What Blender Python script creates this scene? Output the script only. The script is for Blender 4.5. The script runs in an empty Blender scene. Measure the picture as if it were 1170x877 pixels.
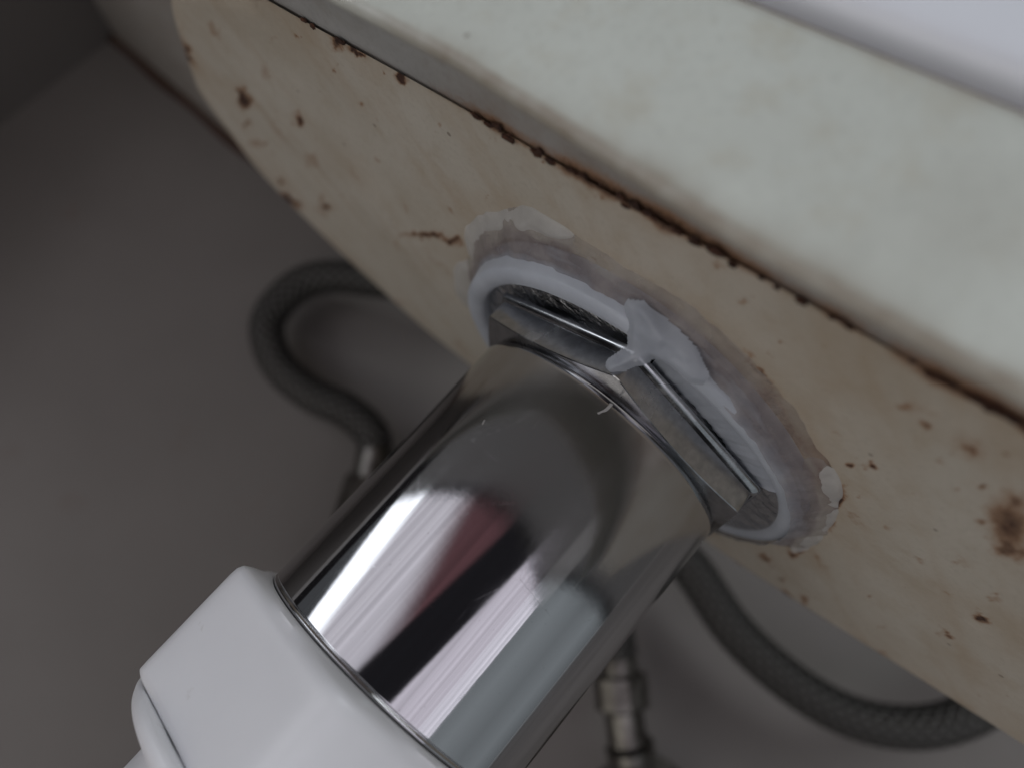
import bpy, bmesh, math
import numpy as np
from mathutils import Vector, Matrix, noise as mnoise

# ------------------------------------------------------------------ camera
S = 0.022                       # metres per unit: the tailpiece has a radius of 22 mm
CAM = np.array([0.0, -5.34533, -1.43702])
FW = np.array([-0.12866874, 0.96132893, 0.24349754])
CX = np.array([0.75226688, -0.06537358, 0.65560723])
CY = np.array([-0.6461725, -0.26753129, 0.71476437])
FPX, PX0, PY0 = 879.0, 585.0, 438.5
scene = bpy.context.scene
col = scene.collection
cd = bpy.data.cameras.new('camera')
cam = bpy.data.objects.new('camera', cd)
col.objects.link(cam)
cam.matrix_world = Matrix(((CX[0], CY[0], -FW[0], CAM[0]*S), (CX[1], CY[1], -FW[1], CAM[1]*S),
                           (CX[2], CY[2], -FW[2], CAM[2]*S), (0, 0, 0, 1)))
cd.sensor_fit = 'HORIZONTAL'; cd.sensor_width = 36
cd.lens = FPX/1170*36
cd.clip_start = 0.004; cd.clip_end = 20
cd.dof.use_dof = True
cd.dof.focus_distance = 4.55*S
cd.dof.aperture_fstop = 10.8
scene.camera = cam

# ------------------------------------------------------------------ light
w = bpy.data.worlds.new('World'); scene.world = w; w.use_nodes = True
w.node_tree.nodes['Background'].inputs[0].default_value = (0.55, 0.52, 0.56, 1)
w.node_tree.nodes['Background'].inputs[1].default_value = 0.02
scene.view_settings.view_transform = 'Standard'
scene.view_settings.look = 'None'
scene.view_settings.gamma = 1
scene.view_settings.exposure = -0.05

def lamp(name, loc, target, width, height, colr, rad):
    """rectangular window / room lamp; rad is the radiance of its face"""
    d = bpy.data.lights.new(name, 'AREA'); d.shape = 'RECTANGLE'
    d.size = width; d.size_y = height
    d.energy = rad*math.pi*width*height
    d.color = colr
    o = bpy.data.objects.new(name, d); col.objects.link(o)
    o.location = loc
    o.rotation_mode = 'QUATERNION'
    o.rotation_quaternion = (Vector(loc)-Vector(target)).to_track_quat('Z', 'Y')
    return o
A_U = math.radians(-16.5)
LU = Vector((math.cos(A_U), math.sin(A_U), 0)); LV = Vector((-math.sin(A_U), math.cos(A_U), 0))
def flat_lamp(name, along, face, x0, x1, dist, z0, z1, colr, rad):
    """upright lamp in the plane `dist` metres out, running x0..x1 along `along` and shining towards `face`"""
    loc = along*((x0+x1)/2)-face*dist+Vector((0, 0, (z0+z1)/2))
    return lamp(name, loc, loc+face, x1-x0, z1-z0, colr, rad)
# the room's lit side in front of the sink: window gap, pale curtain folds, dark red curtain, dark figure, doorway
X0, X1, Z0, Z1 = -2.2, 1.12, -.55, .043
wl_ = flat_lamp('window_light', LU, LV, X0, X1, .6, Z0, Z1, (1, 1, 1), 1.0)
wl_.data.use_nodes = True
nt = wl_.data.node_tree; em = nt.nodes['Emission']
ge = nt.nodes.new('ShaderNodeNewGeometry'); sx = nt.nodes.new('ShaderNodeSeparateXYZ'); nt.links.new(ge.outputs['Parametric'], sx.inputs[0])
def lm(op, a, b, c=None):
    x = nt.nodes.new('ShaderNodeMath'); x.operation = op
    for v, k in ((a, 0), (b, 1), (c, 2)):
        if v is None: continue
        if isinstance(v, (int, float)): x.inputs[k].default_value = v
        else: nt.links.new(v, x.inputs[k])
    return x.outputs[0]
def lmix(f, a, b):
    x = nt.nodes.new('ShaderNodeMix'); x.data_type = 'RGBA'; nt.links.new(f, x.inputs[0])
    for v, k in ((a, 6), (b, 7)):
        if isinstance(v, tuple): x.inputs[k].default_value = (*v, 1)
        else: nt.links.new(v, x.inputs[k])
    return x.outputs[2]
lx = lm('MULTIPLY_ADD', sx.outputs[0], X1-X0, X0)
lz = lm('MULTIPLY_ADD', sx.outputs[1], Z1-Z0, Z0)
lz = lm('MAXIMUM', lz, -.32)
def lnoise(scale, detail):
    z = nt.nodes.new('ShaderNodeTexNoise'); z.noise_dimensions = '1D'; z.inputs['Scale'].default_value = scale; z.inputs['Detail'].default_value = detail
    nt.links.new(lx, z.inputs['W']); return z.outputs['Fac']
def past(c, k, soft):
    """0 before the slanted edge x = c + k z, 1 after it"""
    d = lm('SUBTRACT', lx, lm('MULTIPLY_ADD', lz, k, c))
    x = nt.nodes.new('ShaderNodeMapRange'); x.interpolation_type = 'SMOOTHSTEP'
    x.inputs['From Min'].default_value = -soft; x.inputs['From Max'].default_value = soft
    nt.links.new(d, x.inputs['Value']); return x.outputs[0]
fold = lm('MULTIPLY_ADD', lnoise(14, 3), 1.0, .5)
pale = nt.nodes.new('ShaderNodeMix'); pale.data_type = 'RGBA'; nt.links.new(lnoise(9, 3), pale.inputs[0])
pale.inputs[6].default_value = (.50, .48, .54, 1); pale.inputs[7].default_value = (1.15, 1.12, 1.2, 1)
c_ = lmix(past(-1.80, -4.2, .10), (.07, .075, .08), (2.5, 2.6, 2.75))
c_ = lmix(past(-.80, -1.6, .09), c_, pale.outputs[2])
c_ = lmix(past(-.22, -2.2, .12), c_, (.13, .058, .066))
c_ = lmix(past(.077, .88, .025), c_, (.006, .006, .008))
c_ = lmix(past(.393, .64, .022), c_, (.88, .83, .93))
nt.links.new(c_, em.inputs['Color']); nt.links.new(fold, em.inputs['Strength'])
pr_ = flat_lamp('pale_room_light', LV, -LU, -.55, .55, .7, -.6, .052, (0.86, 0.95, 1.0), 0.34)
pr_.data.use_nodes = True; n_ = pr_.data.node_tree
g_ = n_.nodes.new('ShaderNodeNewGeometry'); x_ = n_.nodes.new('ShaderNodeSeparateXYZ'); n_.links.new(g_.outputs['Parametric'], x_.inputs[0])
r_ = n_.nodes.new('ShaderNodeValToRGB'); n_.links.new(x_.outputs[0], r_.inputs[0])
for q_, (p_, v_) in enumerate(((0.0, .55), (1.0, .22))):
    r_.color_ramp.elements[q_].position = p_; r_.color_ramp.elements[q_].color = (v_, v_, v_, 1)
for p_, v_ in ((.3, 1.0), (.5, .72), (.66, .9), (.85, .45)):
    k_ = r_.color_ramp.elements.new(p_); k_.color = (v_, v_, v_, 1)
n_.links.new(r_.outputs[0], n_.nodes['Emission'].inputs['Color'])
flat_lamp('room_wall_light', LU, LV, -2.0, 1.3, .61, .06, .42, (1.0, 0.97, 0.96), 0.09)
flat_lamp('side_wall_light', LV, -LU, -.55, .55, .71, .07, .42, (1.0, 0.97, 0.96), 0.08)
lamp('high_window_light', (.35, -0.95, 0.80), (0, -.05, 0), 0.8, 0.7, (0.93, 0.98, 1.0), 4.0)
lamp('floor_bounce_light', (-.1, -.42, -.75), (0, -.05, 0), 0.9, 0.7, (1.0, 0.95, 0.885), 0.97)

# ------------------------------------------------------------------ pixel helpers (a pixel gives a direction only)
def ray(px):
    return FW*FPX + CX*(px[0]-PX0) - CY*(px[1]-PY0)
def onz(px, z):
    d = ray(px); return CAM + d*((z-CAM[2])/d[2])
def ony(px, y):
    d = ray(px); return CAM + d*((y-CAM[1])/d[1])
def project(P):
    d = P-CAM; q = d@FW
    return PX0+FPX*(d@CX)/q, PY0-FPX*(d@CY)/q
ANG = math.radians(-16.5)
UU = np.array([math.cos(ANG), math.sin(ANG), 0.0]); VV = np.array([-math.sin(ANG), math.cos(ANG), 0.0])
def uvz(u, v, z):
    return UU*u + VV*v + np.array([0, 0, z])

rng = np.random.default_rng(7)
def fbm(P, freq, octv=3, off=0.0):
    """vector noise for an (n,3) array -> (n,)"""
    out = np.empty(len(P))
    for i, p in enumerate(P):
        out[i] = mnoise.fractal(Vector((p[0]*freq+off, p[1]*freq-off, p[2]*freq+2*off)), 1.0, 2.0, octv)
    return out
def lat(h):
    """lattice hash"""
    h = (h ^ 61) ^ (h >> 16); h = (h*9) & 0xffffffff; h ^= h >> 4; h = (h*0x27d4eb2d) & 0xffffffff; h ^= h >> 15
    return (h & 0xffff)/65535.0*2-1
def vn2(x, y, seed=0):
    xi = np.floor(x).astype(np.int64); yi = np.floor(y).astype(np.int64)
    fx = x-xi; fy = y-yi; fx = fx*fx*(3-2*fx); fy = fy*fy*(3-2*fy)
    def H(a, b): return lat((a*73856093 ^ b*19349663 ^ (seed*83492791)) & 0xffffffff)
    return (H(xi, yi)*(1-fx)+H(xi+1, yi)*fx)*(1-fy)+(H(xi, yi+1)*(1-fx)+H(xi+1, yi+1)*fx)*fy
def f2(x, y, seed=0, o=4):
    s = 0; a = 1.0
    for k in range(o):
        s = s+a*vn2(x*2**k, y*2**k, seed+k); a *= .5
    return s

# ------------------------------------------------------------------ mesh helpers
def mesh_obj(name, verts, faces, mat, parent=None, smooth=True, sharp=None):
    me = bpy.data.meshes.new(name)
    me.from_pydata([tuple(float(c)*S for c in v) for v in verts], [], faces)
    me.update()
    if smooth:
        for p in me.polygons: p.use_smooth = True
        if sharp: me.set_sharp_from_angle(angle=math.radians(sharp))
    if mat: me.materials.append(mat)
    o = bpy.data.objects.new(name, me); col.objects.link(o)
    if parent: o.parent = parent
    return o
def thing(name, label, cat, loc=(0, 0, 0)):
    o = bpy.data.objects.new(name, None); col.objects.link(o)
    o.empty_display_size = 0.01
    o['label'] = label; o['category'] = cat
    return o
def grid_faces(nu, nv, wrap=False):
    F = []
    for i in range(nu if wrap else nu-1):
        a = i*nv; b = ((i+1) % nu)*nv
        for j in range(nv-1):
            F.append((a+j, b+j, b+j+1, a+j+1))
    return F
def lathe(name, prof, mat, parent, n=192, rfun=None, sharp=None, center=(0, 0), closed=False):
    V = []
    for i in range(n):
        a = 2*math.pi*i/n
        for (r, z) in prof:
            rr = rfun(a, r, z) if rfun else r
            V.append((center[0]+rr*math.cos(a), center[1]+rr*math.sin(a), z))
    F = grid_faces(n, len(prof), True)
    m = len(prof)
    if closed:
        for i in range(n):
            F.append((i*m+m-1, ((i+1) % n)*m+m-1, ((i+1) % n)*m, i*m))
    F = [f[::-1] if False else f for f in F]
    return mesh_obj(name, V, F, mat, parent, True, sharp)
def catmull(P, per=14):
    P = [np.array(p, float) for p in P]
    Q = [2*P[0]-P[1]]+P+[2*P[-1]-P[-2]]
    out = []
    for i in range(1, len(Q)-2):
        p0, p1, p2, p3 = Q[i-1], Q[i], Q[i+1], Q[i+2]
        for k in range(per):
            t = k/per
            out.append(.5*((2*p1)+(-p0+p2)*t+(2*p0-5*p1+4*p2-p3)*t*t+(-p0+3*p1-3*p2+p3)*t**3))
    out.append(P[-1]); return out
def tube(name, path, radii, mat, parent, n=28, sharp=None, cap=True):
    P = [np.array(p, float) for p in path]
    if not hasattr(radii, '__len__'): radii = [radii]*len(P)
    V = []; UVs = []; T0 = None; nrm = None; L = 0
    for i, p in enumerate(P):
        t = P[min(i+1, len(P)-1)]-P[max(i-1, 0)]; t /= np.linalg.norm(t)
        if nrm is None:
            nrm = np.cross(t, [0.3, 0.5, 0.8]); nrm /= np.linalg.norm(nrm)
        nrm = nrm-t*(nrm@t); nrm /= np.linalg.norm(nrm)
        b = np.cross(t, nrm)
        if i: L += np.linalg.norm(p-P[i-1])
        for k in range(n+1):
            a = 2*math.pi*k/n
            V.append(p+radii[i]*(math.cos(a)*nrm+math.sin(a)*b)); UVs.append((k/n, L))
    F = []
    for i in range(len(P)-1):
        for k in range(n):
            a = i*(n+1)+k; F.append((a, a+1, a+n+2, a+n+1))
    if cap:
        F.append(tuple(range(n, -1, -1))[:-1]); m = (len(P)-1)*(n+1); F.append(tuple(range(m, m+n)))
    o = mesh_obj(name, V, F, mat, parent, True, sharp)
    uvl = o.data.uv_layers.new(name='UVMap')
    for lp in o.data.loops: uvl.data[lp.index].uv = UVs[lp.vertex_index]
    return o

# ------------------------------------------------------------------ materials
class NT:
    def __init__(s, name):
        s.m = bpy.data.materials.new(name); s.m.use_nodes = True
        s.t = s.m.node_tree; s.b = s.t.nodes['Principled BSDF']; s.out = s.t.nodes['Material Output']
    def n(s, typ, **kw):
        x = s.t.nodes.new(typ)
        for k, v in kw.items(): setattr(x, k, v)
        return x
    def l(s, a, b): s.t.links.new(a, b)
    def noise(s, scale, detail=4, rough=.55, coord='Object', vec=None):
        x = s.n('ShaderNodeTexNoise'); x.inputs['Scale'].default_value = scale; x.inputs['Detail'].default_value = detail
        x.inputs['Roughness'].default_value = rough
        if vec is None:
            c = s.n('ShaderNodeTexCoord'); vec = c.outputs[coord]
        s.l(vec, x.inputs['Vector']); return x.outputs['Fac']
    def ramp(s, fac, stops):
        r = s.n('ShaderNodeValToRGB'); e = r.color_ramp.elements
        while len(e) < len(stops): e.new(0.5)
        for i, (p, c) in enumerate(stops):
            e[i].position = p; e[i].color = (*c, 1) if len(c) == 3 else c
        s.l(fac, r.inputs[0]); return r.outputs[0]
    def mix(s, fac, a, b, blend='MIX'):
        x = s.n('ShaderNodeMix', data_type='RGBA', blend_type=blend)
        for v, i in ((fac, 0), (a, 6), (b, 7)):
            if isinstance(v, (int, float)): x.inputs[i].default_value = v
            elif isinstance(v, tuple): x.inputs[i].default_value = (*v, 1)
            else: s.l(v, x.inputs[i])
        return x.outputs[2]
    def math(s, op, a, b=0.0, clamp=False):
        x = s.n('ShaderNodeMath', operation=op, use_clamp=clamp)
        for v, i in ((a, 0), (b, 1)):
            if isinstance(v, (int, float)): x.inputs[i].default_value = v
            else: s.l(v, x.inputs[i])
        return x.outputs[0]
    def bump(s, h, strength, dist, nrm=None):
        x = s.n('ShaderNodeBump'); x.inputs['Strength'].default_value = strength; x.inputs['Distance'].default_value = dist
        s.l(h, x.inputs['Height'])
        if nrm is not None: s.l(nrm, x.inputs['Normal'])
        s.l(x.outputs[0], s.b.inputs['Normal']); return x.outputs[0]
    def set(s, **kw):
        for k, v in kw.items():
            i = s.b.inputs[k.replace('_', ' ')]
            if isinstance(v, (int, float)): i.default_value = v
            elif isinstance(v, tuple): i.default_value = (*v, 1) if (len(v) == 3 and i.type == 'RGBA') else v
            else: s.l(v, i)
        return s
    def attr(s, name):
        a = s.n('ShaderNodeAttribute'); a.attribute_name = name; return a.outputs['Fac']

def enamel(name, base, base2, stainc, rough=.42):
    m = NT(name)
    n1 = m.noise(55, 5); n2 = m.noise(420, 5, .65); n3 = m.noise(1900, 3, .6)
    c = m.mix(m.ramp(n1, [(.35, (0, 0, 0)), (.68, (1, 1, 1))]), base, base2)
    n4 = m.noise(1100, 4, .7); n5 = m.noise(170, 6, .68)
    c = m.mix(m.math('MULTIPLY', m.ramp(n4, [(.5, (0, 0, 0)), (.72, (1, 1, 1))]), .28), c, tuple(v*.62 for v in base2))
    c = m.mix(m.math('MULTIPLY', m.ramp(n5, [(.52, (0, 0, 0)), (.70, (1, 1, 1))]), .38), c, tuple(a*b for a, b in zip(base2, (.80, .70, .58))))
    c = m.mix(m.math('MULTIPLY', m.ramp(n5, [(.30, (1, 1, 1)), (.42, (0, 0, 0))]), .30), c, tuple(min(.8, v*1.15) for v in base))
    st = m.math('MULTIPLY', m.attr('stain'), m.math('ADD', m.math('MULTIPLY', n2, 1.2), .4), True)  # stains, plus the shade painted along the apron's top
    c = m.mix(st, c, stainc)
    r = m.math('MULTIPLY_ADD' if False else 'ADD', m.attr('rust'), m.math('MULTIPLY', m.math('SUBTRACT', n3, .5), .5))
    has = m.math('GREATER_THAN', m.attr('rust'), .04)
    r = m.math('MULTIPLY', r, has)
    halo = m.ramp(r, [(.10, (0, 0, 0)), (.45, (.75, .75, .75))])
    core = m.ramp(r, [(.38, (0, 0, 0)), (.72, (1, 1, 1))])
    c = m.mix(halo, c, (.27, .125, .05))
    rc = m.ramp(n2, [(.35, (.03, .015, .010)), (.6, (.075, .03, .017)), (.75, (.16, .06, .025))])
    c = m.mix(core, c, rc)
    # pin-prick dirt
    vo = m.n('ShaderNodeTexVoronoi'); vo.inputs['Scale'].default_value = 330
    tc = m.n('ShaderNodeTexCoord'); m.l(tc.outputs['Object'], vo.inputs['Vector'])
    sep = m.n('ShaderNodeSeparateColor'); m.l(vo.outputs['Color'], sep.inputs[0])
    pin = m.math('MULTIPLY', m.math('LESS_THAN', vo.outputs['Distance'], .13), m.math('GREATER_THAN', sep.outputs[0], .93))
    c = m.mix(m.math('MULTIPLY', pin, .55), c, (.10, .06, .04))
    m.set(Base_Color=c, Roughness=m.math('ADD', m.math('MULTIPLY', core, .35), m.math('ADD', m.math('MULTIPLY', n2, .2), rough-.1)))
    h = m.math('ADD', m.math('MULTIPLY', n2, .5), m.math('ADD', m.math('MULTIPLY', core, m.math('MULTIPLY', n3, 1.6)), m.math('MULTIPLY', n3, .1)))
    m.bump(h, .35, .0004)
    return m.m
M = {}
M['floor_enamel'] = enamel('aged_cream_enamel', (.54, .505, .44), (.48, .44, .37), (.37, .265, .165))
M['apron'] = enamel('pale_enamel', (.60, .63, .585), (.555, .58, .535), (.25, .205, .155), .34)
M['joint'] = enamel('grey_joint_filler', (.38, .38, .375), (.32, .315, .305), (.20, .13, .08), .6)
m = NT('white_rim'); m.set(Base_Color=m.ramp(m.noise(30, 3), [(.3, (.74, .77, .83)), (.7, (.79, .82, .88))]), Roughness=.3); M['rim'] = m.m
m = NT('gap_brown'); m.set(Base_Color=m.ramp(m.noise(300, 4), [(.3, (.14, .10, .08)), (.7, (.24, .19, .15))]), Roughness=.8); M['brown'] = m.m  # brown lining of the gap between apron and rim
m = NT('rust_crust'); n = m.noise(900, 5, .7)
m.set(Base_Color=m.ramp(n, [(.3, (.018, .010, .008)), (.55, (.06, .025, .015)), (.75, (.17, .065, .028))]), Roughness=.9); m.bump(n, .8, .0006); M['rust'] = m.m

m = NT('polished_chrome')
tc = m.n('ShaderNodeTexCoord'); mp = m.n('ShaderNodeMapping'); m.l(tc.outputs['Object'], mp.inputs['Vector'])
mp.inputs['Scale'].default_value = (1, 1, .12)
ns = m.noise(900, 4, .6, vec=mp.outputs[0]); n2 = m.noise(60, 5, .6); n3 = m.noise(1500, 3, .6); n4 = m.noise(230, 5, .7)
sz = m.n('ShaderNodeSeparateXYZ'); m.l(tc.outputs['Object'], sz.inputs[0])
top = m.n('ShaderNodeMapRange'); top.inputs['From Min'].default_value = -1.05*S; top.inputs['From Max'].default_value = -.2*S
m.l(sz.outputs[2], top.inputs['Value'])
haze_ = m.math('MULTIPLY', top.outputs[0], m.ramp(n2, [(.25, (.45, .45, .45)), (.7, (1, 1, 1))]))       # dried film, thicker near the nut
sm = m.math('MULTIPLY', m.ramp(n2, [(.45, (0, 0, 0)), (.75, (1, 1, 1))]), m.ramp(ns, [(.3, (.3, .3, .3)), (.7, (1, 1, 1))]))
# fine scratches
vs = m.n('ShaderNodeTexVoronoi'); vs.feature = 'DISTANCE_TO_EDGE'; vs.inputs['Scale'].default_value = 90
mq = m.n('ShaderNodeMapping'); mq.inputs['Rotation'].default_value = (.5, .3, .8); mq.inputs['Scale'].default_value = (1, .22, 1)
m.l(tc.outputs['Object'], mq.inputs['Vector']); m.l(mq.outputs[0], vs.inputs['Vector'])
scr = m.math('MULTIPLY', m.math('LESS_THAN', vs.outputs['Distance'], .006), m.ramp(n4, [(.5, (0, 0, 0)), (.6, (1, 1, 1))]))
ro = m.math('ADD', .055, m.math('ADD', m.math('MULTIPLY', sm, .10), m.math('ADD', m.math('MULTIPLY', haze_, .14), m.math('MULTIPLY', scr, .05))))
spk = m.ramp(n3, [(.69, (0, 0, 0)), (.74, (1, 1, 1))])
c = m.mix(m.math('MULTIPLY', haze_, .5), (.50, .50, .515), (.40, .39, .385))
c = m.mix(m.math('MULTIPLY', spk, .4), c, (.28, .28, .28))
m.set(Metallic=1.0, Base_Color=c, Roughness=ro)
m.bump(m.math('ADD', n2, m.math('ADD', m.math('MULTIPLY', ns, .02), m.math('MULTIPLY', scr, -.05))), .05, .0004); M['chrome'] = m.m
m = NT('nut_chrome'); n2 = m.noise(160, 4); n3 = m.noise(700, 4, .65)
m.set(Metallic=1.0, Base_Color=m.ramp(n3, [(.3, (.34, .345, .36)), (.7, (.50, .505, .52))]), Roughness=m.ramp(n2, [(.35, (.10, .10, .10)), (.7, (.32, .32, .32))]))
m.bump(m.math('ADD', n2, m.math('MULTIPLY', n3, .3)), .12, .0003); M['nutchrome'] = m.m
m = NT('crinkled_washer_steel'); n2 = m.noise(420, 4, .6)
m.set(Metallic=1.0, Base_Color=(.62, .63, .65), Roughness=.12); m.bump(n2, .9, .0012); M['washer'] = m.m
m = NT('thread_dark'); m.set(Metallic=1.0, Base_Color=(.25, .25, .26), Roughness=.4); M['dark'] = m.m

m = NT('white_plastic'); n1 = m.noise(40, 4); n2 = m.noise(900, 3); n5 = m.noise(330, 5, .7); n6 = m.noise(25, 2)
c = m.ramp(n1, [(.3, (.72, .725, .76)), (.7, (.78, .785, .815))])
sc_ = m.math('MULTIPLY', m.ramp(n5, [(.66, (0, 0, 0)), (.74, (1, 1, 1))]), m.ramp(n6, [(.5, (0, 0, 0)), (.62, (1, 1, 1))]))
c = m.mix(m.math('MULTIPLY', sc_, .35), c, (.35, .32, .29))
m.set(Base_Color=c, Roughness=m.math('ADD', .26, m.math('MULTIPLY', n5, .2)), Subsurface_Weight=.15, Subsurface_Radius=(.004, .004, .004), Subsurface_Scale=.5)
m.bump(m.math('ADD', n1, m.math('MULTIPLY', n2, .08)), .16, .0006); M['pvc'] = m.m

m = NT('milky_rubber'); n1 = m.noise(140, 4)
m.set(Base_Color=m.ramp(n1, [(.3, (.37, .40, .45)), (.7, (.47, .50, .555))]), Roughness=.38, Subsurface_Weight=.35, Subsurface_Radius=(.003, .003, .003), Subsurface_Scale=.5)
m.bump(n1, .15, .0006); M['gasket'] = m.m
def silicone(name, c1, c2, alpha, stain=None):
    m = NT(name); n1 = m.noise(190, 5, .6); n2 = m.noise(70, 4)
    c = m.ramp(n1, [(.3, c1), (.7, c2)])
    if stain: c = m.mix(m.ramp(n2, [(.45, (0, 0, 0)), (.66, (1, 1, 1))]), c, stain)
    m.set(Base_Color=c, Roughness=.42, Alpha=alpha, Subsurface_Weight=.2, Subsurface_Radius=(.002, .002, .002), Subsurface_Scale=.5)
    m.bump(n1, .3, .0007); return m.m
M['smear'] = silicone('dried_silicone', (.52, .515, .50), (.70, .69, .67), .58)
m = NT('aged_silicone_film'); n1 = m.noise(190, 5, .6); n2 = m.noise(900, 4, .65)
c = m.ramp(m.attr('band'), [(.0, (.30, .315, .355)), (.12, (.25, .25, .28)), (.30, (.22, .205, .225)), (.42, (.17, .135, .135)), (.62, (.25, .205, .195)), (.8, (.40, .36, .32)), (1, (.42, .37, .31))])
c = m.mix(m.math('MULTIPLY', m.ramp(n1, [(.4, (0, 0, 0)), (.7, (1, 1, 1))]), .45), c, (.40, .37, .36))
c = m.mix(m.math('MULTIPLY', m.attr('rusty'), m.ramp(n1, [(.35, (.3, .3, .3)), (.6, (1, 1, 1))])), c, (.17, .075, .045))
m.set(Base_Color=c, Roughness=.4, Alpha=m.math('MULTIPLY', m.math('ADD', .32, m.math('MULTIPLY', n1, .7)), m.math('SUBTRACT', 1.15, m.math('MULTIPLY', m.attr('band'), .55)), True))
m.bump(m.math('ADD', n1, m.math('MULTIPLY', n2, .3)), .45, .0009); M['film'] = m.m
M['blob'] = silicone('milky_silicone', (.33, .355, .405), (.43, .455, .505), .8)

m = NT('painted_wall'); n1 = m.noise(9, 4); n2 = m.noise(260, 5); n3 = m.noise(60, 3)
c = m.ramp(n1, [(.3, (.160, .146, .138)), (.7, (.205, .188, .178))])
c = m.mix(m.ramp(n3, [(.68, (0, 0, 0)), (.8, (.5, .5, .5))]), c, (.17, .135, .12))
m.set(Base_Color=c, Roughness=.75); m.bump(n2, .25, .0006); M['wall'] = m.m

m = NT('braided_steel')
uv = m.n('ShaderNodeUVMap'); sp = m.n('ShaderNodeSeparateXYZ'); m.l(uv.outputs[0], sp.inputs[0])
k1 = m.math('MULTIPLY', sp.outputs[0], 2*math.pi*10); k2 = m.math('MULTIPLY', sp.outputs[1], 2*math.pi*5.4)
s1 = m.math('SINE', m.math('ADD', k1, k2)); s2 = m.math('SINE', m.math('SUBTRACT', k1, k2))
h = m.math('MAXIMUM', s1, s2)
m.set(Metallic=.85, Base_Color=m.ramp(m.math('MULTIPLY_ADD' if False else 'ADD', m.math('MULTIPLY', h, .5), .5), [(.3, (.028, .026, .025)), (.95, (.115, .11, .105))]), Roughness=.5)
m.bump(h, .8, .0006); M['braid'] = m.m
m = NT('tarnished_brass_chrome'); n1 = m.noise(200, 4)
m.set(Metallic=1.0, Base_Color=m.ramp(n1, [(.35, (.10, .092, .085)), (.7, (.24, .23, .21))]), Roughness=.34); m.bump(n1, .2, .0008); M['fitting'] = m.m
m = NT('dull_grimy_metal'); n1 = m.noise(200, 4)
m.set(Metallic=.6, Base_Color=m.ramp(n1, [(.35, (.045, .04, .036)), (.7, (.10, .09, .08))]), Roughness=.6); m.bump(n1, .3, .0008); M['dull'] = m.m

# ------------------------------------------------------------------ walls
WY = 6.6
def box(name, x0, x1, y0, y1, z0, z1, mat, parent=None, bev=0.0):
    bm = bmesh.new(); bmesh.ops.create_cube(bm, size=1)
    for v in bm.verts:
        v.co = Vector(((x0+x1)/2+v.co.x*(x1-x0), (y0+y1)/2+v.co.y*(y1-y0), (z0+z1)/2+v.co.z*(z1-z0)))*S
    if bev: bmesh.ops.bevel(bm, geom=bm.edges[:], offset=bev*S, segments=4, affect='EDGES', profile=.5)
    me = bpy.data.meshes.new(name); bm.to_mesh(me); bm.free(); me.materials.append(mat)
    if bev:
        for p in me.polygons: p.use_smooth = True
        me.set_sharp_from_angle(angle=math.radians(40))
    o = bpy.data.objects.new(name, me); col.objects.link(o)
    if parent: o.parent = parent
    return o
o = box('wall', -30, 40, WY, WY+3, -40, 12, M['wall'], bev=.12); o['kind'] = 'structure'
o['label'] = 'plain grey-beige painted wall behind the drain'
o = box('side_wall', -16, -11.05, 1.5, WY+.5, -40, 12, M['wall'], bev=.1); o['kind'] = 'structure'
o['label'] = 'short side wall meeting the grey wall in the corner'

# ------------------------------------------------------------------ sink
sink = thing('sink', 'cream enamelled sink seen from below with rust spots and a rusty front seam', 'sink')
ZP = .45
far = np.array([(-5.58, -.15), (-5.52, .37), (-5.25, 1.12), (-4.49, 1.68), (-3.63, 2.08), (-2.87, 2.34), (-2.0, 2.42), (-.5, 2.44), (1.06, 2.34), (1.68, 2.17), (2.47, 1.94), (3.55, 1.62), (6, .95), (9, .1)])
near = np.array([(-5.58, -.15), (-5.32, -.63), (-4.9, -1.33), (-4.2, -1.88), (-3.4, -2.11), (-2.8, -2.15), (9, -2.15)])
def smooth_curve(P, x):
    y = np.interp(x, P[:, 0], P[:, 1]); return y
us = np.concatenate([-5.58+1.4*np.linspace(0, 1, 110)**1.6, np.linspace(-4.18, 4.6, 430)[1:], np.linspace(4.6, 9, 60)[1:]])
cf = np.array([c[:2] for c in catmull(far, 12)]); cn = np.array([c[:2] for c in catmull(near, 12)])
vf = np.interp(us, cf[:, 0], cf[:, 1]); vn = np.minimum(np.interp(us, cn[:, 0], cn[:, 1]), vf)
vn = np.where(us > -2.8, -2.15, vn)
NV = 230
tt = np.linspace(0, 1, NV)
Ug = np.repeat(us[:, None], NV, 1); Vg = vn[:, None]+(vf-vn)[:, None]*tt[None]
Ug = Ug.ravel(); Vg = Vg.ravel()
# distance to rounded (far and left) outline
outl = np.concatenate([cn[(cn[:, 0] < -3.0)][::-1], cf])
dist = np.full(len(Ug), 9.0)
for q in range(len(outl)-1):
    a, b = outl[q], outl[q+1]; d = b-a; L2 = d@d
    if L2 < 1e-9: continue
    t = np.clip(((Ug-a[0])*d[0]+(Vg-a[1])*d[1])/L2, 0, 1)
    dist = np.minimum(dist, np.hypot(Ug-a[0]-t*d[0], Vg-a[1]-t*d[1]))
RL = .30
lip = np.where(dist < RL, RL*(1-np.sqrt(np.clip(1-((RL-dist)/RL)**2, 0, 1))), 0)
zg = ZP+.75*lip+.012*f2(Ug*.8+3, Vg*.8, 5, 2)
P3 = Ug[:, None]*UU+Vg[:, None]*VV+zg[:, None]*np.array([0, 0, 1.0])

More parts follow.
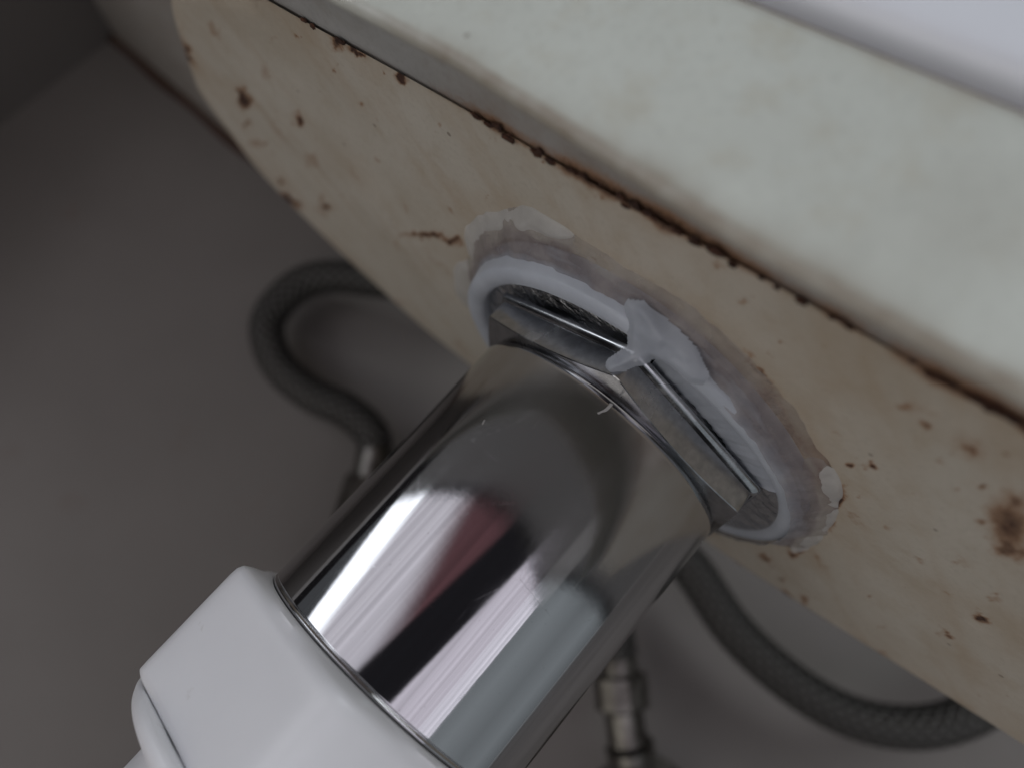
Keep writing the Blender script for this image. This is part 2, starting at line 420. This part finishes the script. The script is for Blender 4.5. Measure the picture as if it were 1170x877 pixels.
SPOTS = [(213, 62, 13, 4, 58, .9), (193, 33, 12, 4, 66, .8), (224, 75, 6, 3, 50, .6), (280, 112, 9, 4.5, 60, 1), (343, 137, 8, 3.5, 60, .85), (281, 141, 3.5, 2, 40, .6),
 (330, 230, 13, 4.5, 38, .95), (321, 207, 6, 3, 45, .7), (373, 235, 7, 3.5, 55, .8), (368, 245, 9, 3, 40, .4), (385, 48, 9, 7, 30, .75), (408, 62, 9, 3, 35, 1), (461, 89, 8, 5, 55, 1.1), (440, 84, 3.5, 3, 80, .9),
 (385, 79, 4, 2, 60, .6), (357, 185, 14, 4, 55, .3), (300, 83, 10, 4, 60, .3), (322, 153, 18, 5, 50, .25), (405, 200, 14, 4, 60, .25), (410, 120, 4, 2, 60, .5), (270, 165, 5, 3, 60, .4), (292, 164, 8, 4, 50, .4),
 (245, 35, 10, 4, 60, .35), (310, 45, 4, 2, 50, .4), (488, 271, 30, 2.6, 12, .75), (516, 275, 9, 4.5, 15, .8), (500, 300, 28, 3, 42, .25), (452, 282, 6, 2.5, 70, .4), (463, 238, 6, 2.5, 60, .35), (510, 415, 8, 3, 35, .5), (455, 345, 14, 4, 15, .3), (525, 395, 10, 4, 35, .35),
 (1154, 598, 26, 20, 50, .66), (1162, 573, 15, 11, 0, .6), (1150, 622, 15, 12, 60, .62), (1167, 632, 9, 10, 0, .6), (1134, 596, 7, 5, 0, .5), (1130, 612, 4, 3, 0, .5), (1128, 580, 3, 3, 0, .45), (1110, 515, 9, 5, 20, .75), (1108, 512, 22, 13, 20, .28), (1060, 487, 6, 4, 30, .7), (1032, 466, 8, 5, 20, .5), (1056, 467, 22, 5, 10, .25), (1150, 521, 5, 4, 30, .5),
 (1121, 557, 5, 3, 20, .65), (1074, 524, 4, 3, 0, .4), (1119, 596, 4, 2.5, 0, .6), (1121, 704, 8, 4, 40, .85), (1082, 721, 6, 3.5, 30, .75), (1100, 640, 12, 6, 30, .22), (971, 526, 4, 2.4, 20, .8), (994, 530, 5, 2.6, 30, .95), (957, 494, 4, 2, 20, .5), (964, 562, 3.5, 2, 20, .5),
 (944, 447, 3, 2, 20, .6), (873, 430, 34, 2.5, 55, .75), (885, 462, 26, 9, 58, .7), (905, 500, 22, 8, 58, .55), (957, 574, 17, 3.6, -65, 1), (946, 600, 10, 3, -60, .8), (975, 590, 16, 3, 40, .3), (917, 622, 12, 5, -25, .8), (906, 632, 7, 4, 20, .7),
 (878, 639, 7, 3.5, 25, .75), (893, 662, 5, 3, 30, .7), (866, 663, 6, 3, 40, .6), (898, 684, 8, 3.5, 40, .8), (918, 686, 5, 3, 30, .55), (935, 640, 8, 3, 30, .35), (1010, 746, 9, 4, 30, .35), (975, 735, 5, 2.5, 30, .4), (840, 645, 9, 3, 30, .4), (1090, 640, 4, 2, 10, .4),
 (724, 236, 6, 3, 30, .5), (1135, 680, 6, 3, 30, .4), (1050, 640, 4, 2.5, 20, .35), (1012, 600, 4, 2, 20, .3), (640, 215, 3, 2, 30, .4), (560, 160, 3, 2, 30, .4), (690, 225, 5, 3, 30, .5), (820, 300, 5, 3, 30, .5), (850, 345, 4, 2, 30, .4)]
for _ in range(230):
    q = rng.random(2)
    SPOTS.append((180+990*q[0], 20+820*q[1], 1.5+2.2*rng.random(), 1.2+1.2*rng.random(), 20+40*rng.random(), .25+.35*rng.random()))
px, py = project(P3)
jx = px+5*f2(px/9, py/9, 21, 3); jy = py+5*f2(px/9, py/9, 31, 3)
rust = np.zeros(len(Ug))
for (sx, sy, a, b, an, st) in SPOTS:
    sel = (np.abs(px-sx) < 3*a+18) & (np.abs(py-sy) < 3*a+18)
    if not sel.any(): continue
    c, s_ = math.cos(math.radians(an)), math.sin(math.radians(an))
    dx = jx[sel]-sx; dy = jy[sel]-sy
    e = ((dx*c+dy*s_)/a)**2+((-dx*s_+dy*c)/b)**2
    rust[sel] = np.maximum(rust[sel], st*np.exp(-e*.75))
def seam_strength(u):
    """how rusty the seam is along its length"""
    base = np.interp(u, [-4, -2.4, -1.6, -1.15, -.8, -.6, -.2, .3, .8, 2, 4], [.05, .05, .06, .18, .75, .8, .5, .65, .6, .75, .7])
    return base*(.75+.5*f2(u*3.1, u*0+2, 44, 3))
sd = Vg+2.15
sw = .045+.03*f2(Ug*5, Ug*0, 71, 3)
rust = np.maximum(rust, np.clip(seam_strength(Ug), 0, 1.1)*np.exp(-(np.clip(sd, 0, 9)/np.clip(sw, .015, 1))**2))
# spotty growth in the crusted bits of the right hand half
rr = np.hypot(P3[:, 0], P3[:, 1])
stain = .55*np.exp(-(dist/.35)**1.0)+.35*np.exp(-np.clip(rr-1.62, 0, 9)/.18)+.28*np.clip(f2(Ug*1.1, Vg*1.6, 61, 4), 0, 1)+.3*np.exp(-sd/.1)
streak = np.clip(f2((Ug*.5+Vg*.9)*1.0, (Ug*.9-Vg*.5)*7, 81, 3), 0, 1)
stain += .28*streak
stain = np.clip(stain*.75, 0, .85)
def with_attr(o, **kw):
    for k, v in kw.items():
        a = o.data.attributes.new(k, 'FLOAT', 'POINT'); a.data.foreach_set('value', np.asarray(v, dtype=np.float32))
fl = mesh_obj('basin_floor', P3, [f[::-1] for f in grid_faces(len(us), NV)], M['floor_enamel'], sink)
with_attr(fl, rust=rust, stain=stain)
# wall of the basin rising behind the rounded lip
V = []; ring = outl
for q in range(len(ring)):
    p = ring[q]; a = ring[max(q-1, 0)]; b = ring[min(q+1, len(ring)-1)]
    t = (b-a)/max(1e-6, np.linalg.norm(b-a)); nr = np.array([-t[1], t[0]])
    for (off, z) in ((-.01, ZP+.215), (.03, ZP+.30), (.06, ZP+.45), (.2, ZP+1.4), (.5, ZP+3.0)):
        V.append(uvz(*(p+nr*off), z))
wl = mesh_obj('basin_wall', V, grid_faces(len(ring), 5), M['floor_enamel'], sink)
with_attr(wl, rust=np.zeros(len(V)), stain=np.full(len(V), .5))

# joint strip between floor and apron, apron, gap, rim: profiles swept along u
ul = np.linspace(-13.5, 9, 560)  # run on to the left, out of view, to keep light off the wall
def zb(u): return np.interp(u, [-11, -2.2, -1.2, -.7, -.2, .3, .8, 9], [.15, .15, .16, .16, .125, .09, .055, .045])
def sweep(name, fn, mat, **at):
    V = []; R_ = []; St = []
    for u in ul:
        pr = fn(u)
        for (v, z, *rs) in pr:
            V.append(uvz(u, v, z))
            R_.append(rs[0] if rs else 0); St.append(rs[1] if len(rs) > 1 else 0)
    o = mesh_obj(name, V, grid_faces(len(ul), len(pr)), mat, sink, True, 60)
    with_attr(o, rust=R_, stain=St); return o
NS = 18
def f_joint(u):
    w_ = .02*float(f2(np.array([u*1.7]), np.array([.3]), 91, 3)[0])
    ss = float(np.clip(seam_strength(np.array([u]))[0], 0, 1.1))
    out = [(-1.9, ZP+.06, .75*ss, .35+.5*ss), (-2.12, ZP+.034, .75*ss, .35+.5*ss)]
    for k in range(NS):
        t = k/(NS-1)
        v = -2.152-(.66)*t
        z = ZP+.020+w_*.3-.012*t+.006*math.sin(9*t+u*3)
        out.append((v, z, min(1, ss)*math.exp(-((t*.6)/.06)**2), min(.95, .9*ss*math.exp(-t*.6/.25))))
    out.append((-2.83, ZP-.02, 0, .3)); out.append((-2.835, ZP-.06, 0, .3))
    return out
joint = sweep('joint_strip', f_joint, M['joint'])
def f_apron(u):
    b = float(zb(u)); out = []
    out.append((-2.80, ZP+.2, 0, .3)); out.append((-2.82, b+.10, 0, .3))
    ss = float(np.clip(seam_strength(np.array([u]))[0], 0, 1))
    for k in range(9):
        a = math.pi*k/8
        out.append((-2.865+.04*math.cos(a), b+.04-.04*math.sin(a), 0, float(np.interp(u, [-1.3, -.8, 3], [.3, .75, .75]))))
    for z in np.linspace(b+.055, 1.0, 34):
        rs_ = float(np.interp(u, [-1.3, -.8, 3], [.15, 1, 1]))*(.6+.5*float(f2(np.array([u*2.3]), np.array([.5]), 23, 3)[0]))
        st = .75*rs_*math.exp(-(z-b-.04)/.045)+.35*math.exp(-(1.08-z)/.06)+.12*max(0, float(f2(np.array([u*1.5]), np.array([z*2]), 17, 3)[0]))  # stain at the bottom; falloff towards the top is the rim's shadow, painted in
        out.append((-2.905-.02*math.sin((z-b)*2.4), z, 0, min(.9, st)))
    for k in range(5):
        a = math.pi/2*k/4
        out.append((-2.905+.05-.05*math.cos(a), 1.03+.05*math.sin(a), 0, .5))  # painted rim shadow carried over the top edge
    out.append((-2.7, 1.08, 0, .8))
    return out
sweep('apron', f_apron, M['apron'])
def f_gap(u): return [(-2.79, 1.0), (-2.795, 1.3)]
sweep('apron_gap', f_gap, M['brown'])
def f_rim(u):
    out = [(-2.6, 1.185)]
    out += [(-2.86-.10*math.sin(math.pi/2*k/5), 1.185+.10*(1-math.cos(math.pi/2*k/5))) for k in range(6)]
    out += [(-2.965-.06*t, 1.30+1.4*t) for t in np.linspace(0, 1, 10)]
    out += [(-3.1, 5), (-3.2, 7.4), (-3.1, 7.6), (-2.2, 7.65)]  # unseen extra height, added to shade the wall from the high lamp
    return out
sweep('rim', f_rim, M['rim'])
# crust: lumpy rust along the seam
def lump(c, ax, r, seed, mat, parent, name):
    bm = bmesh.new(); bmesh.ops.create_icosphere(bm, subdivisions=3, radius=1)
    for v in bm.verts:
        k = 1+.55*mnoise.fractal(v.co*1.5+Vector((seed*3.1, seed, 0)), 1, 2, 3)
        q = (UU*v.co.x*ax[0]+VV*v.co.y*ax[1]+np.array([0, 0, v.co.z*ax[2]]))*k*r
        v.co = Vector((c+q)*S)
    me = bpy.data.meshes.new(name); bm.to_mesh(me); bm.free(); me.materials.append(mat)
    for p in me.polygons: p.use_smooth = True
    o = bpy.data.objects.new(name, me); col.objects.link(o); o.parent = parent; return o
k = 0
for u in np.concatenate([np.arange(-1.1, 2.6, .03), [-2.44, -2.36, -2.13]]):
    ss = float(seam_strength(np.array([u]))[0])
    if k < 400 and (rng.random() < ss*.8 or u < -2):
        lump(uvz(u+rng.normal(0, .02), -2.155+rng.normal(0, .012), ZP-.005), (1.2+1.3*rng.random(), .6+.5*rng.random(), .7), .008+.013*rng.random()**2+(.008 if u < -2 else 0), k, M['rust'], joint, 'rust_lump')
    k += 1
# ledge of the sink against the wall
g = box('back_ledge', -11.0, -5.0, .4, WY-.004, 1.66, 2.3, M['wall'], sink, .06)
g.data.materials[0] = M['joint']
with_attr(g, rust=np.zeros(len(g.data.vertices)), stain=np.full(len(g.data.vertices), .3))
tube('ledge_sealant', [(-11.03+6.1*t, WY-.02, 1.62+.02*math.sin(t*23)) for t in np.linspace(0, 1, 40)], .10, M['rust'], g, 12)

# ------------------------------------------------------------------ drain
drain = thing('sink_drain', 'chrome sink drain tailpiece with hexagonal locknut and milky sealing washer', 'drain')
prof = [(.90, -3.0), (.955, -3.0), (.955, -2.13), (.985, -2.118), (.998, -2.112), (1.0, -2.10), (.998, -2.092), (.99, -2.088), (.99, -2.082), (.998, -2.078), (1.0, -2.074), (1.0, -2.068), (1.0, -2.06)]
prof += [(1.0, z) for z in np.linspace(-2.0, -.06, 30)]
prof += [(1.0, -.045), (.997, -.03), (.99, -.015), (.978, -.004), (.965, 0.0), (.95, .001), (.95, .6)]
lathe('tailpiece', prof, M['chrome'], drain, 256)
PH0 = math.radians(-97)
def hexr(a, ap, rc=0.0):
    t = ((a-PH0) % (math.pi/3))-math.pi/6
    return ap/math.cos(t)
AP = 1.02
V = []; nn_ = 360
for i in range(nn_):
    a = PH0+2*math.pi*i/nn_; h = hexr(a, AP)
    h = h if h < 1.165 else 1.165+(h-1.165)*.3        # corners worn round
    zi = .01+(h-.976)/4.5
    for (r, z) in ((.93, .004), (.965, .004), (.976, .01), (h-.004, zi-.003), (h, zi+.003), (h, .196), (h+.010, .199), (h+.024, .212), (h+.033, .232), (h+.034, .254), (1.0, .270), (.95, .270)):
        V.append((r*math.cos(a), r*math.sin(a), z))
mesh_obj('locknut', V, grid_faces(nn_, 12, True), M['nutchrome'], drain, True, 26)
lathe('washer', [(.96, .30), (1.27, .30), (1.29, .306), (1.295, .318), (1.29, .335), (.96, .34)], M['washer'], drain, 160, None, 40)
def tiltz(o, ax, ang):
    o.matrix_local = Matrix.Rotation(math.radians(ang), 4, ax) @ o.matrix_local
gp = [(1.29, .46), (1.275, .36), (1.268, .31)]
gp += [(1.345-.077*math.cos(math.pi*k/10), .29-.045*math.sin(math.pi*k/10)) for k in range(11)]
gp += [(1.43, .33), (1.445, .40), (1.46, .47)]
gk = lathe('sealing_washer', gp, M['gasket'], drain, 220, lambda a, r, z: r*(1+.006*math.sin(3*a+1)+.004*math.sin(7*a)))
tiltz(gk, 'Y', -2.0)
# sealant film from the washer edge out to the enamel
def outer(a):
    d = (math.degrees(a)+180) % 360-180
    base = np.interp(d, [-180, -165, -136, -122, -106, -91, -73, -57, -39, -16, 14, 40, 180], [1.62, 1.62, 1.72, 1.68, 1.64, 1.66, 1.63, 1.60, 1.60, 1.55, 1.66, 1.6, 1.62])
    return base
V = []; na, nr_ = 480, 28
for i in range(na):
    a = 2*math.pi*i/na
    ro = outer(a)+.05*mnoise.fractal(Vector((math.cos(a)*6, math.sin(a)*6, 0)), 1, 2, 4)
    for j in range(nr_):
        t = j/(nr_-1)
        r = 1.385+(ro-1.385)*t
        z = .262+.198*t**.7-.02*math.sin(math.pi*t)+.018*mnoise.fractal(Vector((math.cos(a)*r*7, math.sin(a)*r*7, t)), 1, 2, 3)*(1-t*.7)
        if t == 1: z = ZP+.01
        V.append((r*math.cos(a), r*math.sin(a), min(z, ZP+.01)))
lathe_o = mesh_obj('sealant_film', V, grid_faces(na, nr_, True), M['film'], drain)
aa = np.repeat(np.arange(na)/na*2*math.pi, nr_); tq = np.tile(np.linspace(0, 1, nr_), na)
with_attr(lathe_o, band=np.clip(tq+.16*f2(aa*2.2+9, tq*9, 55, 4)+.12*f2(aa*9, tq*3, 57, 3), 0, 1),
          rusty=np.clip(np.exp(-((((np.degrees(aa)+180) % 360-180)+46)/17)**2)*np.clip((tq-.5)/.3, 0, 1), 0, .9))

V = []; nf = 60
for i in range(nf):
    a = math.radians(-92+56*i/(nf-1)); wv = .01*math.sin(i*.7)+.008*math.sin(i*1.9)
    for (r, z) in ((1.03+.3*wv, .290), (1.14+.3*wv, .284), (1.24, .283), (1.285, .296)):
        V.append((r*math.cos(a), r*math.sin(a), z+.3*wv))
mesh_obj('sealant_fill', V, grid_faces(nf, 4), M['blob'], drain)
def inside(poly, x, y):
    c = np.zeros(len(x), bool); n = len(poly); j = n-1
    for i in range(n):
        xi, yi = poly[i]; xj, yj = poly[j]
        cond = ((yi > y) != (yj > y)) & (x < (xj-xi)*(y-yi)/(yj-yi+1e-12)+xi)
        c ^= cond; j = i
    return c
def patch(name, poly, o, e1, e2, nrm, thick, mat, parent, step, seed, edge=.10):
    """thick uneven smear: poly is (a,b) in the plane o + a*e1 + b*e2, proud along nrm"""
    poly = np.array([c[:2] for c in catmull(list(poly)+[poly[0]], 6)][:-1])
    lo, hi = poly.min(0), poly.max(0)
    na = int((hi[0]-lo[0])/step)+3; nb = int((hi[1]-lo[1])/step)+3
    A, B = np.meshgrid(lo[0]-step+step*np.arange(na), lo[1]-step+step*np.arange(nb), indexing='ij')
    a, b = A.ravel(), B.ravel()
    ja = a+.014*f2(a*7, b*7, seed, 2); jb = b+.014*f2(a*7, b*7, seed+9, 2)
    ins = inside(poly, ja, jb)
    dmin = np.full(len(a), 9.0)
    for q in range(len(poly)):
        p, r = poly[q-1], poly[q]; d = r-p; L2 = d@d+1e-12
        t = np.clip(((ja-p[0])*d[0]+(jb-p[1])*d[1])/L2, 0, 1)
        dmin = np.minimum(dmin, np.hypot(ja-p[0]-t*d[0], jb-p[1]-t*d[1]))
    sd_ = np.where(ins, dmin, -dmin)
    h = np.where(ins, thick*np.sin(np.clip(dmin/edge, 0, 1)*math.pi/2)*(1+.5*f2(a*6, b*6, seed+3, 3)), -.9*dmin)
    P = o+a[:, None]*e1+b[:, None]*e2+h[:, None]*nrm
    F = [f for f in grid_faces(na, nb) if max(sd_[i] for i in f) > -1.6*step]
    used = sorted({i for f in F for i in f}); mp = {v: i for i, v in enumerate(used)}
    return mesh_obj(name, P[used], [tuple(mp[i] for i in f) for f in F], mat, parent)
EX, EY, EZ = np.array([1.0, 0, 0]), np.array([0, 1.0, 0]), np.array([0, 0, 1.0])
def plate_poly(pts): return [tuple(onz(p, ZP)[:2]) for p in pts]
O0 = EZ*(ZP-.012)
patch('sealant_smear', plate_poly([(538, 292), (533, 268), (548, 250), (578, 243), (602, 238), (632, 252), (655, 266), (648, 280), (610, 276), (578, 272), (574, 292), (555, 300)]), O0, EX, EY, -EZ, .03, M['smear'], drain, .012, 3)
patch('sealant_smear', plate_poly([(522, 335), (520, 312), (534, 300), (552, 305), (556, 325), (548, 352), (535, 350)]), O0, EX, EY, -EZ, .02, M['smear'], drain, .012, 13)
patch('sealant_smear', plate_poly([(905, 560), (912, 530), (938, 526), (958, 548), (957, 575), (945, 603), (925, 622), (905, 628), (898, 600)]), O0, EX, EY, -EZ, .035, M['smear'], drain, .012, 23)
# a dab of sealant left on the pipe
def on_pipe(p):
    d = ray(p); a_ = d[0]**2+d[1]**2; b_ = 2*(CAM[0]*d[0]+CAM[1]*d[1]); c_0 = CAM[0]**2+CAM[1]**2-1
    return CAM+d*((-b_-math.sqrt(b_*b_-4*a_*c_0))/(2*a_))
for pc, poly, th in (((692, 464), [(684, 474), (681, 469), (689, 464), (696, 458), (700, 461), (694, 468), (688, 471)], .004), ((551, 480), [(548, 485), (550, 479), (553, 475), (555, 478), (552, 484)], .003)):
    Q_ = on_pipe(pc); n_o = np.array([Q_[0], Q_[1], 0]); t_o = np.array([-n_o[1], n_o[0], 0])
    patch('sealant_dab', [((on_pipe(q)-Q_)@t_o, (on_pipe(q)-Q_)[2]) for q in poly], Q_-n_o*.001, t_o, EZ, n_o, th, M['smear'], drain, .006, 43, .03)
# milky blob bridging washer and nut corner
ac = math.radians(-95)
rad_ = np.array([math.cos(ac), math.sin(ac), 0]); tng = np.array([-math.sin(ac), math.cos(ac), 0])
A_ = rad_*1.475+EZ*.30; B_ = rad_*1.185+EZ*.10
dn = (A_-B_)/np.linalg.norm(A_-B_); nn = np.cross(tng, dn); nn = nn if nn@(CAM-A_) > 0 else -nn
def to_plane(p):
    d = ray(p); t = ((B_-CAM)@nn)/(d@nn); q = CAM+d*t-B_
    return (q@tng, q@dn)
bp = [to_plane(p) for p in [(716, 346), (740, 350), (765, 372), (790, 398), (806, 432), (790, 436), (768, 420), (748, 410), (735, 416), (716, 420), (697, 426), (694, 414), (706, 406), (718, 398), (717, 375)]]
patch('sealant_blob', bp, B_, tng, dn, nn, .035, M['blob'], drain, .008, 33, .06)

# ------------------------------------------------------------------ white plastic trap inlet
trap = thing('plastic_trap_inlet', 'white plastic trap coupling with rounded hexagonal nut on the chrome tailpiece', 'pipe fitting')
PH1 = math.radians(-97)
def rh(a, rc):
    """hexagon with generously rounded corners, circumradius about rc"""
    t = ((a-PH1) % (math.pi/3))-math.pi/6
    ap = rc*math.cos(math.pi/6)*1.045
    p = 28
    s = 0
    for k in range(6):
        c = math.cos(a-PH1-math.pi/6-k*math.pi/3)
        if c > 0: s += (c/ap)**p
    return s**(-1/p)
nz = [(.96, -2.16, 0), (.99, -2.125, 0), (1.006, -2.118, 0), (1.04, -2.122, 0), (-.055, -2.14, 1), (-.022, -2.158, 1), (-.005, -2.19, 1), (0, -2.24, 1)]
nz += [(0, z, 1) for z in np.linspace(-2.3, -2.9, 12)]+[(-.002, -2.945, 1), (-.02, -2.96, 1)]
V = []; n = 300
for i in range(n):
    a = 2*math.pi*i/n; h = rh(a, 1.205)
    for (r, z, f) in nz:
        rr = max(h+r, 1.07) if f else r
        V.append((rr*math.cos(a), rr*math.sin(a), z))
mesh_obj('coupling_nut', V, grid_faces(n, len(nz), True), M['pvc'], trap, True, 50)
cp = [(1.08, -2.964), (1.15, -2.968), (1.162, -2.978), (1.172, -3.005), (1.170, -3.04), (1.155, -3.07), (1.12, -3.092), (1.09, -3.106), (1.04, -3.118), (.98, -3.15), (.92, -3.19), (.89, -3.23), (.874, -3.27), (.872, -3.32)]
lathe('coupling_collar', cp, M['pvc'], trap, 200)
lathe('trap_pipe', [(.872, -3.30), (.872, -3.6), (.87, -6.0), (.87, -8.0), (.80, -8.0)], M['pvc'], trap, 128)

# ------------------------------------------------------------------ hoses and valve
def hose(name, label):
    t = thing(name, label, 'hose'); t['group'] = 'braided supply hoses under the sink'
    return t
h1 = hose('braided_hose', 'dark braided supply hose looping in a bend against the wall')
pts = [(-1.9, 5.2, 3.4), (-2.6, 5.55, 2.25)] + [tuple(ony(p, y)) for p, y in [((440, 322), 5.85), ((381, 316), 5.95), ((338, 328), 5.98), ((306, 367), 5.98), ((315, 412), 5.95), ((350, 446), 5.95), ((398, 470), 5.95), ((424, 494), 5.9), ((430, 520), 5.85)]]
pl = catmull(pts, 16)
hs = tube('hose', pl, .265, M['braid'], h1, 28)
e0 = pl[-1]; e1_ = ony((424, 548), 5.85); e2_ = ony((408, 600), 5.85)
tube('ferrule', catmull([pl[-3], e0+(e1_-e0)*.1, e1_], 8), .295, M['fitting'], hs, 28, 40)
tube('hose_nut', catmull([e1_, (e1_+e2_)/2, e2_], 6), .37, M['fitting'], h1, 6, 20)

h2 = hose('braided_hose', 'braided supply hose sagging under the sink edge behind the chrome pipe')
yv = 5.75
pts = [tuple(ony(p, y)) for p, y in [((704, 745), 5.7), ((700, 705), 5.55), ((712, 655), 5.45), ((745, 622), 5.45), ((785, 643), 5.5), ((838, 718), 5.55), ((900, 776), 5.55), ((965, 815), 5.5), ((1030, 830), 5.4), ((1092, 822), 5.3), ((1165, 785), 5.2)]]+[(6.9, 5.2, 3.6)]
pl = catmull(pts, 16)
hs = tube('hose', pl, .285, M['braid'], h2, 28)
a0 = ony((705, 738), 5.7); a1 = ony((708, 768), 5.75)
tube('ferrule', [a0, a0+(a1-a0)*.5, a1+(a1-a0)*.1], [.245, .25, .26], M['fitting'], hs, 28, 40)
a2 = ony((712, 810), 5.8)
mid = a1+(a2-a1)*.06
tube('hose_nut', [a1, mid, a1+(a2-a1)*.9, a2], [.29, .375, .375, .31], M['fitting'], h2, 12, 25)

def angle_valve(label, a2, a3, a4, vc):
    """stop valve: outlet and collar under the hose nut, neck into a barrel body that stands out of the wall"""
    valve = thing('angle_valve', label, 'valve'); valve['group'] = 'stop valves on the wall'
    dd = a3-a2
    vo_ = tube('valve_outlet', [a2-dd*.1, a2+dd*.5, a3], [.265, .265, .275], M['fitting'], valve, 28, 40)
    tube('valve_collar', [a3, a3+(a4-a3)*.15, a3+(a4-a3)*.85, a4], [.28, .335, .335, .29], M['fitting'], vo_, 28, 40)
    ax = np.array([0, -1.0, 0])
    tube('valve_neck', [a4-(a4-a3)*.1, np.array([vc[0], 6.1, vc[2]])], .25, M['dull'], valve, 28, 40)
    tube('valve_body', [np.array([vc[0], 6.45, vc[2]])+ax*t for t in (0, .05, .12, .5, .8, .92, .98)], [.45, .5, .52, .52, .48, .38, .2], M['dull'], valve, 32, 50)
    tube('wall_flange', [np.array([vc[0], WY+.002, vc[2]])+ax*t for t in (0, .03, .10, .15)], [.86, .86, .72, .5], M['dull'], valve, 40, 50)
angle_valve('tarnished metal stop valve on the wall at the end of the sagging hose', a2, ony((718, 848), 5.85), ony((722, 864), 5.9), ony((745, 950), 6.0))
dl = (e2_-e1_)/np.linalg.norm(e2_-e1_)
angle_valve('tarnished metal stop valve on the wall at the end of the looping hose', e2_, e2_+dl*.32, e2_+dl*.42, e2_+dl*.95)
